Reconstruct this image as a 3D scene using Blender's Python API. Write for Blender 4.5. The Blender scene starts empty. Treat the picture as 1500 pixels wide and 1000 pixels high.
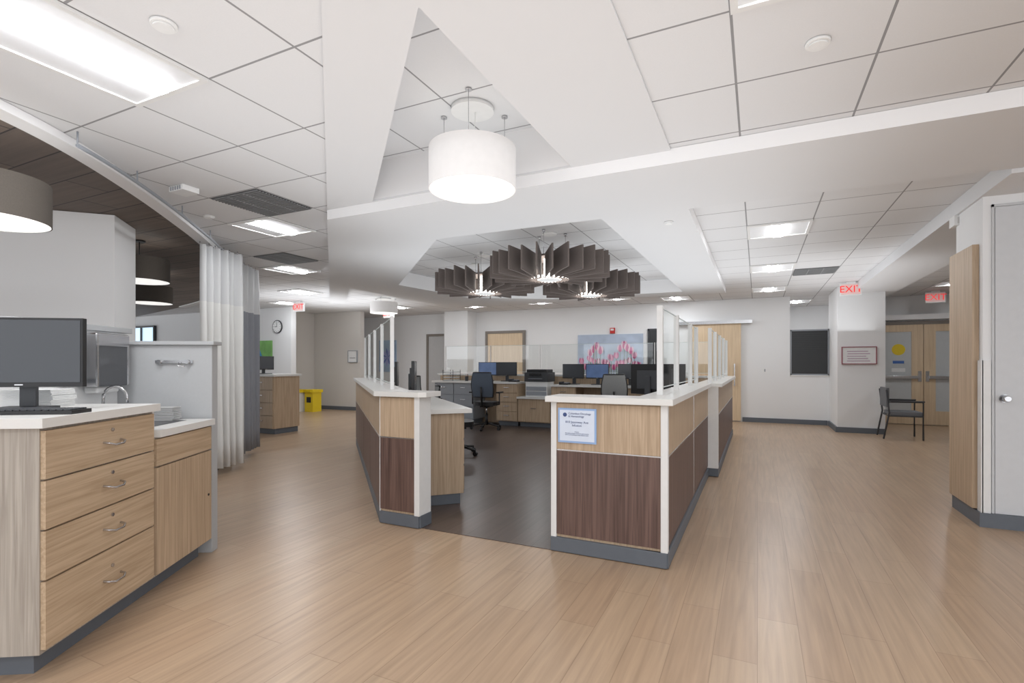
import bpy, bmesh, math, random
from mathutils import Vector, Matrix
from mathutils.geometry import tessellate_polygon
random.seed(4)
sc = bpy.context.scene
try:
    sc.view_settings.view_transform = 'Standard'
    sc.view_settings.look = 'None'
    sc.view_settings.exposure = 0.2
except Exception: pass
TH = math.radians(25.6); TW = math.radians(19.4)
ROOM = -TH      # local x = across the room (s), local y = depth of the room (a)
WING = TW       # 45-degree wing frame
GM = Matrix.Rotation(TH, 4, 'Z')   # survey frame -> world (world axes follow the room walls)
cu, su = math.cos(TH), math.sin(TH)
cw, sw = math.cos(TW), math.sin(TW)
def SA(s, a): return (cu*s+su*a, -su*s+cu*a)
def AB(a, b):   # intersection of room-depth line a and wing line b
    det = su*sw-cu*cw
    return ((a*sw-cu*b)/det, (su*b-cw*a)/det)

# ---------------------------------------------------------------- materials
MC = {}
def newmat(name):
    m = bpy.data.materials.new(name); m.use_nodes = True
    nt = m.node_tree; b = nt.nodes['Principled BSDF']
    MC[name] = m
    return m, nt, b
def L(c):  # srgb 0-255 -> linear
    return tuple(((x/255)/12.92 if x/255 <= .04045 else ((x/255+.055)/1.055)**2.4) for x in c)+(1,)
def mat(name, col, rough=.5, metal=0, var=.04, nscale=20, emit=0, ecol=None, bump=0):
    if name in MC: return MC[name]
    m, nt, b = newmat(name)
    c = L(col)
    tc = nt.nodes.new('ShaderNodeTexCoord'); n = nt.nodes.new('ShaderNodeTexNoise')
    n.inputs['Scale'].default_value = nscale
    nt.links.new(tc.outputs['Object'], n.inputs['Vector'])
    mx = nt.nodes.new('ShaderNodeMixRGB')
    mx.inputs[1].default_value = tuple(x*(1-var) for x in c[:3])+(1,)
    mx.inputs[2].default_value = tuple(min(1, x*(1+var)) for x in c[:3])+(1,)
    nt.links.new(n.outputs['Fac'], mx.inputs[0]); nt.links.new(mx.outputs[0], b.inputs['Base Color'])
    b.inputs['Roughness'].default_value = rough; b.inputs['Metallic'].default_value = metal
    if emit:
        b.inputs['Emission Color'].default_value = L(ecol or col); b.inputs['Emission Strength'].default_value = emit
    return m
def wood(name, c1, c2, sc3=(70, 70, 2.2), rough=.45):
    m, nt, b = newmat(name)
    tc = nt.nodes.new('ShaderNodeTexCoord'); mp = nt.nodes.new('ShaderNodeMapping')
    mp.inputs['Scale'].default_value = sc3
    nt.links.new(tc.outputs['Object'], mp.inputs[0])
    n = nt.nodes.new('ShaderNodeTexNoise'); n.inputs['Scale'].default_value = 1; n.inputs['Detail'].default_value = 5
    n.inputs['Distortion'].default_value = .6
    nt.links.new(mp.outputs[0], n.inputs['Vector'])
    r = nt.nodes.new('ShaderNodeValToRGB'); r.color_ramp.elements[0].position = .32; r.color_ramp.elements[1].position = .68
    r.color_ramp.elements[0].color = L(c1); r.color_ramp.elements[1].color = L(c2)
    nt.links.new(n.outputs['Fac'], r.inputs[0]); nt.links.new(r.outputs[0], b.inputs['Base Color'])
    b.inputs['Roughness'].default_value = rough
    return m
def plank(name, ca, cb, cm, rotz, w=1.22, h=.18, rough=.38, mort=.0015, streak=(1.2, 26, 1), lo=.8):
    m, nt, b = newmat(name)
    tc = nt.nodes.new('ShaderNodeTexCoord'); mp = nt.nodes.new('ShaderNodeMapping')
    mp.inputs['Rotation'].default_value = (0, 0, rotz)
    nt.links.new(tc.outputs['Object'], mp.inputs[0])
    br = nt.nodes.new('ShaderNodeTexBrick'); br.inputs['Scale'].default_value = 1
    br.inputs['Brick Width'].default_value = w; br.inputs['Row Height'].default_value = h
    br.inputs['Mortar Size'].default_value = mort; br.inputs['Mortar Smooth'].default_value = .1
    br.offset = .37
    br.inputs['Color1'].default_value = L(ca); br.inputs['Color2'].default_value = L(cb); br.inputs['Mortar'].default_value = L(cm)
    nt.links.new(mp.outputs[0], br.inputs['Vector'])
    m2 = nt.nodes.new('ShaderNodeMapping'); m2.inputs['Scale'].default_value = streak
    nt.links.new(mp.outputs[0], m2.inputs[0])
    n = nt.nodes.new('ShaderNodeTexNoise'); n.inputs['Scale'].default_value = 1; n.inputs['Detail'].default_value = 6; n.inputs['Distortion'].default_value = .4
    nt.links.new(m2.outputs[0], n.inputs['Vector'])
    r = nt.nodes.new('ShaderNodeValToRGB'); r.color_ramp.elements[0].position = .3; r.color_ramp.elements[1].position = .7
    r.color_ramp.elements[0].color = (lo, lo*.99, lo*.98, 1); r.color_ramp.elements[1].color = (1.05, 1.05, 1.05, 1)
    nt.links.new(n.outputs['Fac'], r.inputs[0])
    mx = nt.nodes.new('ShaderNodeMixRGB'); mx.blend_type = 'MULTIPLY'; mx.inputs[0].default_value = 1
    nt.links.new(br.outputs['Color'], mx.inputs[1]); nt.links.new(r.outputs[0], mx.inputs[2])
    nt.links.new(mx.outputs[0], b.inputs['Base Color'])
    b.inputs['Roughness'].default_value = rough
    return m
def gridmat(name, col, line, pitch=.61, s0=-.1, a0=.48, lw=.012):
    m, nt, b = newmat(name)
    tc = nt.nodes.new('ShaderNodeTexCoord'); mp = nt.nodes.new('ShaderNodeMapping')
    mp.inputs['Rotation'].default_value = (0, 0, TH)
    nt.links.new(tc.outputs['Object'], mp.inputs[0])
    sp = nt.nodes.new('ShaderNodeSeparateXYZ'); nt.links.new(mp.outputs[0], sp.inputs[0])
    def mth(op, a, bv=None):
        n = nt.nodes.new('ShaderNodeMath'); n.operation = op
        if hasattr(a, 'links'): nt.links.new(a, n.inputs[0])
        else: n.inputs[0].default_value = a
        if bv is not None:
            if hasattr(bv, 'links'): nt.links.new(bv, n.inputs[1])
            else: n.inputs[1].default_value = bv
        return n.outputs[0]
    outs = []
    for k, o in ((0, s0), (1, a0)):
        x = mth('SUBTRACT', sp.outputs[k], o); x = mth('DIVIDE', x, pitch); x = mth('ADD', x, 100)
        x = mth('FRACT', x); x = mth('SUBTRACT', x, .5); x = mth('ABSOLUTE', x)
        x = mth('GREATER_THAN', x, .5-lw/pitch/2); outs.append(x)
    mk = mth('MAXIMUM', outs[0], outs[1])
    n = nt.nodes.new('ShaderNodeTexNoise'); n.inputs['Scale'].default_value = 160
    nt.links.new(tc.outputs['Object'], n.inputs['Vector'])
    v = nt.nodes.new('ShaderNodeMixRGB'); c = L(col)
    v.inputs[1].default_value = tuple(x*.95 for x in c[:3])+(1,); v.inputs[2].default_value = c
    nt.links.new(n.outputs['Fac'], v.inputs[0])
    mx = nt.nodes.new('ShaderNodeMixRGB'); nt.links.new(mk, mx.inputs[0]); nt.links.new(v.outputs[0], mx.inputs[1])
    mx.inputs[2].default_value = L(line)
    nt.links.new(mx.outputs[0], b.inputs['Base Color']); b.inputs['Roughness'].default_value = .9
    return m
def glassmat(name, tint=(.93, .955, .95), gl=.10):
    m = bpy.data.materials.new(name); m.use_nodes = True; nt = m.node_tree; nt.nodes.clear()
    o = nt.nodes.new('ShaderNodeOutputMaterial'); mx = nt.nodes.new('ShaderNodeMixShader')
    t = nt.nodes.new('ShaderNodeBsdfTransparent'); t.inputs[0].default_value = tint+(1,)
    g = nt.nodes.new('ShaderNodeBsdfGlossy'); g.inputs['Roughness'].default_value = .03
    mx.inputs[0].default_value = gl
    nt.links.new(t.outputs[0], mx.inputs[1]); nt.links.new(g.outputs[0], mx.inputs[2]); nt.links.new(mx.outputs[0], o.inputs[0])
    MC[name] = m; return m

WALL = mat('wall_paint', (234, 235, 236), .85, var=.01, nscale=3)
WALLB = mat('wall_paint_beige', (212, 208, 203), .85, var=.01, nscale=3)
GYP = mat('gypsum_paint', (224, 225, 227), .9, var=.008, nscale=2)
GYPW = mat('gypsum_edge_white', (242, 242, 243), .8, var=.005)
ACT = gridmat('acoustic_tile', (228, 229, 231), (150, 150, 152))
FLOOR = plank('floor_vinyl_oak', (186, 161, 135), (178, 151, 125), (152, 127, 104), TH+math.pi/2, rough=.3, streak=(1.6, 34, 1), lo=.80)
DFLOOR = plank('floor_vinyl_walnut', (98, 85, 79), (86, 74, 68), (60, 50, 46), TH+math.pi/2, rough=.3)
WCEIL = plank('wood_ceiling_panel', (126, 111, 100), (108, 95, 86), (44, 38, 34), TH, w=1.22, h=.3, rough=.6, mort=.006)
OAK = wood('oak_laminate', (170, 147, 121), (197, 174, 148))
OAKH = wood('oak_laminate_horizontal', (172, 148, 120), (198, 175, 148), (70, 2.5, 70))
OAKG = wood('oak_laminate_grey', (150, 141, 131), (182, 174, 164))
OAKX = wood('oak_laminate_x', (170, 147, 121), (197, 174, 148), (60, 60, 2))
WAL = wood('walnut_laminate', (80, 60, 54), (115, 91, 83), (55, 55, 1.6))
MAPLE = wood('maple_door', (208, 184, 152), (224, 202, 172), (30, 30, 1.5))
BASE = mat('vinyl_base_grey', (96, 102, 110), .5)
SOLID = mat('solid_surface_white', (224, 223, 220), .3, var=.02, nscale=150)
TRIMW = mat('trim_white', (226, 226, 225), .4)
CHROME = mat('brushed_steel', (200, 200, 202), .25, metal=1)
BLACK = mat('black_plastic', (28, 28, 30), .4)
DGREY = mat('dark_grey_plastic', (62, 64, 68), .5)
GREYC = mat('grey_cabinet', (150, 155, 162), .5)
SCREEN = mat('screen_dark', (66, 69, 74), .25, var=.05, nscale=1)
SCRB = mat('screen_lit_blue', (84, 102, 138), .3, var=.5, nscale=6, emit=.1, ecol=(110, 150, 210))
PART = mat('partition_grey', (178, 180, 182), .8, var=.03, nscale=60)
FELT = mat('felt_brown', (104, 95, 91), .95, var=.08, nscale=60)
FELTG = mat('felt_shade_grey', (88, 82, 76), .95, var=.15, nscale=150)
EM = mat('troffer_lens', (255, 255, 255), .5, emit=42, ecol=(250, 252, 255))
EMS = mat('troffer_side', (215, 216, 218), .5, emit=.08)
EMD = mat('diffuser_white', (255, 254, 250), .5, emit=.75)
EMSH = mat('drum_shade_white', (230, 228, 227), .7, emit=.15)
EML = mat('chandelier_lamp', (255, 252, 246), .5, emit=6)
GLASS = glassmat('clear_glass')
YEL = mat('yellow_plastic', (232, 204, 40), .45)
WHITEP = mat('white_plastic', (235, 236, 236), .4)
RED = mat('red_plastic', (210, 40, 40), .4, emit=.6, ecol=(240, 50, 50))
FABW = mat('curtain_white', (226, 226, 224), .9, var=.03, nscale=8)
FABG = mat('curtain_grey', (150, 153, 160), .9, var=.05, nscale=8)
FABM = mat('curtain_mesh', (214, 215, 216), .9, var=.06, nscale=300)
SEATG = mat('mesh_fabric_grey', (150, 152, 152), .9, var=.1, nscale=200)
SEATB = mat('mesh_fabric_blue_grey', (88, 98, 112), .9, var=.1, nscale=200)
SEATD = mat('fabric_mid_grey', (112, 114, 118), .9, var=.1, nscale=100)
BLIND = mat('window_blind_black', (50, 52, 54), .35)
FRAMEG = mat('door_frame_taupe', (128, 120, 112), .5)

# ---------------------------------------------------------------- builder
def split_holes(outer, holes):
    t = bmesh.new(); vs = [t.verts.new((x, y, 0)) for x, y in outer]
    for tr_ in tessellate_polygon([[Vector((x, y, 0)) for x, y in outer]]):
        try: t.faces.new([vs[i] for i in tr_])
        except Exception: pass
    for hl in holes:
        n = len(hl); c = Vector((sum(p[0] for p in hl)/n, sum(p[1] for p in hl)/n, 0))
        pl = []
        for i in range(n):
            p = Vector((*hl[i], 0)); q = Vector((*hl[(i+1) % n], 0)); d = q-p; nm = Vector((d.y, -d.x, 0)).normalized()
            if nm.dot(c-p) > 0: nm = -nm
            pl.append((p, nm))
            bmesh.ops.bisect_plane(t, geom=t.verts[:]+t.edges[:]+t.faces[:], plane_co=p, plane_no=nm)
        dead = [f for f in t.faces if all((f.calc_center_median()-p).dot(nm) < 0 for p, nm in pl)]
        bmesh.ops.delete(t, geom=dead, context='FACES')
    out = [[(v.co.x, v.co.y) for v in f.verts] for f in t.faces if f.calc_area() > 1e-7]
    t.free(); return out
def grow(poly, d=.012):
    n = len(poly); cx = sum(p[0] for p in poly)/n; cy = sum(p[1] for p in poly)/n
    out = []
    for x, y in poly:
        l = math.hypot(x-cx, y-cy); k = (l+d*3)/l; out.append((cx+(x-cx)*k, cy+(y-cy)*k))
    return out
class B:
    def __init__(s, name, loc=(0, 0, 0), rot=0.0):
        s.name = name; s.M = Matrix.Translation(Vector(loc)) @ Matrix.Rotation(rot, 4, 'Z')
        s.bm = bmesh.new(); s.mats = []
    def mi(s, m):
        if m not in s.mats: s.mats.append(m)
        return s.mats.index(m)
    def _v(s, pts, T=None):
        return [s.bm.verts.new((T @ Vector(p)) if T else Vector(p)) for p in pts]
    def face(s, pts, m, T=None, smooth=False):
        f = s.bm.faces.new(s._v(pts, T)); f.material_index = s.mi(m); f.smooth = smooth; return f
    def prism(s, pts, z0, z1, m, T=None, holes=(), msides=None):
        loops = [list(pts)]+[list(h) for h in holes]
        k = s.mi(m); ks = s.mi(msides or m)
        if holes:
            for poly in split_holes(pts, holes):
                for z in (z0, z1): s.face([(x, y, z) for x, y in poly], m, T)
            for lp in loops:
                n = len(lp)
                for i in range(n):
                    (x0, y0), (x1, y1) = lp[i], lp[(i+1) % n]
                    s.face([(x0, y0, z0), (x1, y1, z0), (x1, y1, z1), (x0, y0, z1)], msides or m, T)
            return s
        lo = s._v([(x, y, z0) for x, y in pts], T); hi = s._v([(x, y, z1) for x, y in pts], T)
        if len(pts) <= 4:
            s.bm.faces.new(lo[::-1]).material_index = k; s.bm.faces.new(hi).material_index = k
        else:
            for t in tessellate_polygon([[Vector((x, y, 0)) for x, y in pts]]):
                try:
                    s.bm.faces.new([lo[i] for i in t]).material_index = k
                    s.bm.faces.new([hi[i] for i in t]).material_index = k
                except Exception: pass
        n = len(lo)
        for i in range(n):
            s.bm.faces.new([lo[i], lo[(i+1) % n], hi[(i+1) % n], hi[i]]).material_index = ks
        return s
    def box(s, x0, x1, y0, y1, z0, z1, m, T=None):
        return s.prism([(x0, y0), (x1, y0), (x1, y1), (x0, y1)], z0, z1, m, T)
    def cyl(s, cx, cy, z0, z1, r, m, n=24, r2=None, T=None, cap=True, mcap=None):
        r2 = r if r2 is None else r2
        a = s._v([(cx+r*math.cos(2*math.pi*i/n), cy+r*math.sin(2*math.pi*i/n), z0) for i in range(n)], T)
        b = s._v([(cx+r2*math.cos(2*math.pi*i/n), cy+r2*math.sin(2*math.pi*i/n), z1) for i in range(n)], T)
        k = s.mi(m)
        for i in range(n):
            f = s.bm.faces.new([a[i], a[(i+1) % n], b[(i+1) % n], b[i]]); f.material_index = k; f.smooth = True
        if cap:
            kc = s.mi(mcap or m)
            s.bm.faces.new(a[::-1]).material_index = kc; s.bm.faces.new(b).material_index = kc
        return s
    def tube(s, pts, r, m, n=8, T=None):
        pts = [Vector(p) for p in pts]; rings = []
        for i, p in enumerate(pts):
            d = (pts[min(i+1, len(pts)-1)]-pts[max(i-1, 0)]).normalized()
            up = Vector((0, 0, 1)) if abs(d.z) < .9 else Vector((1, 0, 0))
            e1 = d.cross(up).normalized(); e2 = d.cross(e1).normalized()
            rings.append(s._v([p+e1*r*math.cos(2*math.pi*j/n)+e2*r*math.sin(2*math.pi*j/n) for j in range(n)], T))
        k = s.mi(m)
        for a, b in zip(rings, rings[1:]):
            for j in range(n):
                f = s.bm.faces.new([a[j], a[(j+1) % n], b[(j+1) % n], b[j]]); f.material_index = k; f.smooth = True
        s.bm.faces.new(rings[0][::-1]).material_index = k; s.bm.faces.new(rings[-1]).material_index = k
        return s
    def done(s, bevel=0, recalc=True):
        if recalc: bmesh.ops.recalc_face_normals(s.bm, faces=s.bm.faces)
        me = bpy.data.meshes.new(s.name); s.bm.to_mesh(me); s.bm.free()
        for m in s.mats: me.materials.append(m)
        o = bpy.data.objects.new(s.name, me); sc.collection.objects.link(o)
        o.matrix_world = GM @ s.M
        if bevel:
            md = o.modifiers.new('bevel', 'BEVEL'); md.width = bevel; md.segments = 2; md.limit_method = 'ANGLE'; md.angle_limit = math.radians(50)
        return o
def text(body, size, M, m, parent, align='CENTER', name='lettering', ext=.001):
    c = bpy.data.curves.new(name, 'FONT'); c.body = body; c.size = size; c.align_x = align; c.align_y = 'CENTER'; c.extrude = ext
    o = bpy.data.objects.new(name, c); sc.collection.objects.link(o); c.materials.append(m)
    o.parent = parent; o.matrix_parent_inverse = Matrix.Identity(4)
    o.matrix_local = M
    return o
def stand(x, y, z, rot=0):   # text standing upright facing local -y
    return Matrix.Translation((x, y, z)) @ Matrix.Rotation(rot, 4, 'Z') @ Matrix.Rotation(math.pi/2, 4, 'X')

# ---------------------------------------------------------------- floor / ceiling
B('floor').prism([(-16, -4), (14, -4), (14, 20), (-16, 20)], -.1, 0, FLOOR).done()
curve = [(-3.3, -1.2), (-3.02, .6), (-2.88, 1.8), (-2.84, 2.84), (-2.85, 3.26), (-2.93, 3.75), (-3.1, 4.47), (-3.28, 5.1), (-3.5, 5.85), (-3.83, 6.75), (-4.22, 7.65), (-4.7, 8.6), (-5.3, 9.6), (-6.1, 10.7), (-7.0, 11.7), (-8.2, 12.8)]
def smooth_poly(p, it=2):
    for _ in range(it):
        q = [p[0]]
        for a, b in zip(p, p[1:]):
            q += [(a[0]*.75+b[0]*.25, a[1]*.75+b[1]*.25), (a[0]*.25+b[0]*.75, a[1]*.25+b[1]*.75)]
        q.append(p[-1]); p = q
    return p
cs = smooth_poly(curve)
AF = 3.6; BL = -.04
tri = [(-.38, 2.08), AB(AF-.02, .345), SA(-1.235, AF-.02)]
octo = [(-.817, 5.57), (.838, 4.80), (3.2, 9.6), (.86, 10.72), (-.9, 10.5), (-1.95, 8.8)]
B('ceiling').prism([(-16, -4), (14, -4), (14, 20), (-16, 20)], 2.755, 2.80, ACT, holes=[grow(tri), grow(octo)]).done()
def recess(name, poly, z0, z1):
    b = B(name); n = len(poly)
    for i in range(n):
        p, q = poly[i], poly[(i+1) % n]
        b.face([(p[0], p[1], z0), (q[0], q[1], z0), (q[0], q[1], z1), (p[0], p[1], z1)], GYPW)
    b.face([(x, y, z1) for x, y in poly], ACT)
    return b.done(recalc=False)
recess('ceiling_recess_triangle', tri, 2.753, 3.09)
recess('ceiling_recess_station', octo, 2.753, 2.90)
Q = AB(AF, BL)
B('ceiling_gypsum').prism([(-.273, .656), SA(-.53, AF), Q], 2.74, 2.753, GYP, holes=[tri]).done()
V1 = (-2.92, 9.2)
B('ceiling_soffit').prism([Q, SA(9, AF), SA(9, 4.72), SA(-.545, 4.72), SA(-.545, 10.6), SA(-6.61, 10.6), V1, ((.3-sw*11.5)/cw, 11.5), ((BL-sw*11.5)/cw, 11.5)],
    2.65, 2.753, GYP, holes=[octo], msides=GYPW).done()
B('ceiling_soffit_right', rot=ROOM).box(1.6, 2.3, 4.73, 12.6, 2.62, 2.754, GYP).done()
wp = cs+[(-15.5, 19), (-15.5, -3.5)]
B('ceiling_wood').prism(wp, 2.725, 2.754, WCEIL).done()
b = B('trim_ceiling_curve'); w = .11
def offs(cs, d):
    out = []
    for i, p in enumerate(cs):
        a = Vector(cs[max(i-1, 0)]); c = Vector(cs[min(i+1, len(cs)-1)]); t = (c-a).normalized(); n = Vector((t.y, -t.x))
        out.append((p[0]+n.x*d, p[1]+n.y*d))
    return out
b.prism(offs(cs, .02)[:]+offs(cs, -w)[::-1], 2.70, 2.752, GYPW); b.done()
tr = B('curtain_track'); tp = [(x, y, 2.665) for x, y in offs(cs, .12)][17:46]
tr.tube(tp, .013, GREYC)
for i in range(0, len(tp), 5): tr.cyl(tp[i][0], tp[i][1], 2.66, 2.752, .006, GREYC, 6)
tr.done()
bi = (-.947, 4.277)
B('floor_station').prism([SA(-2.4, 3.32), SA(-1.28, 3.32), SA(-.6, 3.45), SA(-.45, 10.2), SA(-6.7, 10.2), (-2.4, 8.3), bi, (-.66, 4.1)], .0005, .004, DFLOOR).done()
fl = offs(cs, .06)
B('floor_bay').prism(fl[14:60]+[(-15, 16), (-15, 2.4)], .0005, .004, DFLOOR).done()

# ---------------------------------------------------------------- walls (room frame: s,a)
def roomwall(name, s0, s1, a0, a1, z0=0, z1=2.752, m=WALL): return B(name, rot=ROOM).box(s0, s1, a0, a1, z0, z1, m).done()
roomwall('wall_back', -12.6, .64, 12.6, 12.75)
roomwall('wall_back_sill', .64, 1.37, 12.6, 12.75, 0, 1.02)
roomwall('wall_back_pier', 1.37, 2.12, 11.43, 12.75)
roomwall('wall_back_return', 2.0, 2.12, 12.76, 13.56)
roomwall('wall_back_pilaster', -7.9, -7.15, 12.1, 12.595)
roomwall('wall_back_office', -.5, 1.99, 14.9, 15.0)
roomwall('wall_back_doors', 2.12, 8.9, 13.57, 13.7)
roomwall('wall_left_clock', -20, -10.67, 9.3, 9.45)
roomwall('wall_left_niche', -11.75, -11.63, 9.46, 10.95, m=WALLB)
roomwall('wall_left_beige', -11.63, -9.89, 10.95, 11.1, m=WALLB)
roomwall('wall_left_end', -12.75, -12.61, 11.2, 12.75)
roomwall('wall_right_far', 8.91, 9.05, 5.91, 13.6)
roomwall('wall_right', 1.62, 9, 5.3, 5.9)
B('wall_left_bay').prism([(-3.82, 4.92), (-4.0, 5.44), (-7.8, 4.10), (-7.62, 3.58)], 0, 2.72, WALL).done()
for s0, s1, a0, a1 in [(-12.5, -7.9, 12.57, 12.6), (-7.9, -7.15, 12.07, 12.1), (-7.15, -6.95, 12.57, 12.6), (-5.5, -1.5, 12.57, 12.6), (-.3, 1.33, 12.57, 12.6), (1.34, 2.12, 11.4, 11.43), (1.34, 1.37, 11.43, 12.57), (2.12, 2.17, 13.54, 13.57), (4.2, 8, 13.54, 13.57)]:
    B('baseboard_back', rot=ROOM).box(s0, s1, a0, a1, 0, .1, BASE).done()
for q in ((-19, -10.67, 9.27, 9.3), (-11.6, -9.89, 10.92, 10.95), (-10.67, -10.64, 9.27, 9.45)): B('baseboard_left', rot=ROOM).box(*q, 0, .1, BASE).done()
bb = B('baseboard_right', rot=ROOM); bb.box(1.59, 1.62, 5.3, 5.9, 0, .11, BASE); bb.box(1.59, 9, 5.262, 5.3, 0, .11, BASE); bb.done()

B('wood_wall_panel', rot=ROOM).box(1.575, 1.619, 5.37, 5.92, .12, 2.26, OAKX).done(.003)
cg = B('trim_corner_guard', rot=ROOM); cg.box(1.612, 1.665, 5.285, 5.299, .11, 1.32, TRIMW); cg.box(1.605, 1.619, 5.285, 5.36, .11, 1.32, TRIMW); cg.done()
d = B('door_right', rot=ROOM)
DF = mat('door_frame_grey', (200, 202, 204), .5)
d.box(1.672, 1.686, 5.286, 5.299, .111, 2.55, DF); d.box(2.60, 2.63, 5.286, 5.299, .111, 2.55, DF); d.box(1.672, 2.63, 5.286, 5.299, 2.53, 2.55, DF)
d.box(1.692, 2.595, 5.288, 5.299, .112, 2.525, mat('door_grey', (205, 207, 210), .5))
T = Matrix.Translation((1.745, 5.288, 1.02)) @ Matrix.Rotation(math.pi/2, 4, 'X')
d.cyl(0, 0, 0, .012, .032, CHROME, 20, T=T); d.cyl(0, 0, .012, .045, .011, CHROME, 12, T=T); d.cyl(0, 0, .045, .075, .028, CHROME, 20, r2=.02, T=T)
d.done()

# ---------------------------------------------------------------- doors / windows back
def door(name, s0, s1, a, z, m=MAPLE, fr=FRAMEG):
    a -= .002
    b = B(name, rot=ROOM); f = .07
    b.box(s0-f, s0, a-.05, a, 0, z+f, fr); b.box(s1, s1+f, a-.05, a, 0, z+f, fr); b.box(s0, s1, a-.05, a, z, z+f, fr)
    b.box(s0, s1, a-.03, a, .01, z, m)
    T = Matrix.Translation((s1-.09, a-.03, 1.0)) @ Matrix.Rotation(math.pi/2, 4, 'X')
    b.cyl(0, 0, 0, .05, .014, CHROME, 12, T=T); b.box(s1-.2, s1-.08, a-.09, a-.07, .99, 1.015, CHROME)
    return b.done()
door('door_1', -6.77, -5.70, 12.6, 2.13)
door('door_2', -8.75, -8.2, 12.6, 2.1, m=mat('door_pale', (190, 190, 190), .6), fr=FRAMEG)
b = B('door_sliding', rot=ROOM)
b.box(-1.42, -.33, 12.53, 12.568, .02, 2.2, MAPLE)
b.box(-1.75, -.1, 12.48, 12.598, 2.2, 2.27, CHROME); b.box(-.47, -.45, 12.49, 12.51, .8, 1.3, CHROME); b.box(-.475, -.445, 12.5, 12.53, .82, .85, CHROME); b.box(-.475, -.445, 12.5, 12.53, 1.25, 1.28, CHROME)
b.done()
b = B('window_1', rot=ROOM)
b.box(.67, 1.34, 12.64, 12.66, 1.08, 2.0, BLIND)
for k in range(22): b.box(.68, 1.33, 12.625, 12.64, 1.1+k*.04, 1.13+k*.04, BLIND)
for q in ((.645, .67, 1.05, 2.03), (1.34, 1.365, 1.05, 2.03), (.645, 1.365, 1.05, 1.08), (.645, 1.365, 2.0, 2.03)): b.box(q[0], q[1], 12.61, 12.7, q[2], q[3], GREYC)
b.box(.645, 1.365, 12.59, 12.7, 1.022, 1.05, SOLID)
b.done()
b = B('window_2', rot=ROOM); b.box(-2.35, -2.1, 12.57, 12.598, .9, 2.1, BLIND); b.box(-2.39, -2.35, 12.56, 12.598, .86, 2.14, DGREY); b.box(-2.1, -2.06, 12.56, 12.598, .86, 2.14, DGREY); b.box(-2.39, -2.06, 12.56, 12.598, 2.1, 2.14, DGREY); b.done()
b = B('door_double', rot=ROOM); A0 = 13.568
FG = mat('frosted_glass', (200, 204, 206), .2)
b.box(2.18, 2.26, A0-.06, A0, 0, 2.2, FRAMEG); b.box(4.08, 4.16, A0-.06, A0, 0, 2.2, FRAMEG); b.box(2.18, 4.16, A0-.06, A0, 2.13, 2.2, FRAMEG)
for s0, s1, gl in ((2.26, 3.165, 'L'), (3.175, 4.08, 'R')):
    g0, g1 = s0+.2, s1-.2
    b.box(s0, g0, A0-.045, A0, .01, 2.13, MAPLE); b.box(g1, s1, A0-.045, A0, .01, 2.13, MAPLE)
    b.box(g0, g1, A0-.045, A0, .01, .3, MAPLE); b.box(g0, g1, A0-.045, A0, 1.98, 2.13, MAPLE)
    b.box(g0, g1, A0-.03, A0-.01, .3, 1.98, FG)
    b.box(s0+.08, s1-.05, A0-.11, A0-.075, .98, 1.04, CHROME)
    for x in (s0+.1, s1-.09): b.box(x, x+.03, A0-.08, A0-.045, .98, 1.04, CHROME)
    x = s1-.09 if gl == 'L' else s0+.03
    b.box(x, x+.06, A0-.06, A0-.045, .92, 1.14, CHROME)
T = Matrix.Translation((2.74, A0-.031, 1.6)) @ Matrix.Rotation(math.pi/2, 4, 'X')
b.cyl(0, 0, 0, .002, .12, YEL, 24, T=T)
b.box(2.64, 2.84, A0-.034, A0-.03, 1.3, 1.36, mat('label_blue', (70, 110, 180), .5)); b.box(2.62, 2.86, A0-.034, A0-.03, 1.12, 1.2, WHITEP)
b.done(.002)
B('trim_door_header', rot=ROOM).box(2.13, 4.6, 13.4, 13.568, 2.23, 2.34, GYPW).done()

# ---------------------------------------------------------------- ceiling lights
def troffer(s, a, n=1, name='ceiling_troffer_light'):
    b = B(name, rot=ROOM); W = .61; a1 = a+.61*n
    z = 2.752
    for q in ((s, s+.03, a, a1), (s+W-.03, s+W, a, a1), (s+.03, s+W-.03, a, a+.03), (s+.03, s+W-.03, a1-.03, a1)): b.box(*q, z-.014, z+.001, TRIMW)
    b.face([(s+.03, a+.03, z-.006), (s+.23, a+.03, z-.001), (s+.23, a1-.03, z-.001), (s+.03, a1-.03, z-.006)], EMS)
    b.face([(s+W-.03, a+.03, z-.006), (s+W-.23, a+.03, z-.001), (s+W-.23, a1-.03, z-.001), (s+W-.03, a1-.03, z-.006)], EMS)
    m = 10; pts = []
    for i in range(m+1):
        t = math.pi*i/m; pts.append((s+W/2-.075*math.cos(t), z-.002-.022*math.sin(t)))
    for p, q in zip(pts, pts[1:]):
        b.face([(p[0], a+.04, p[1]), (q[0], a+.04, q[1]), (q[0], a1-.04, q[1]), (p[0], a1-.04, p[1])], EM, smooth=True)
    b.face([(p[0], a+.04, p[1]) for p in pts], WHITEP); b.face([(p[0], a1-.04, p[1]) for p in pts], WHITEP)
    return b.done()
g = lambda k: -.1+.61*k
h = lambda k: .48+.61*k
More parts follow.
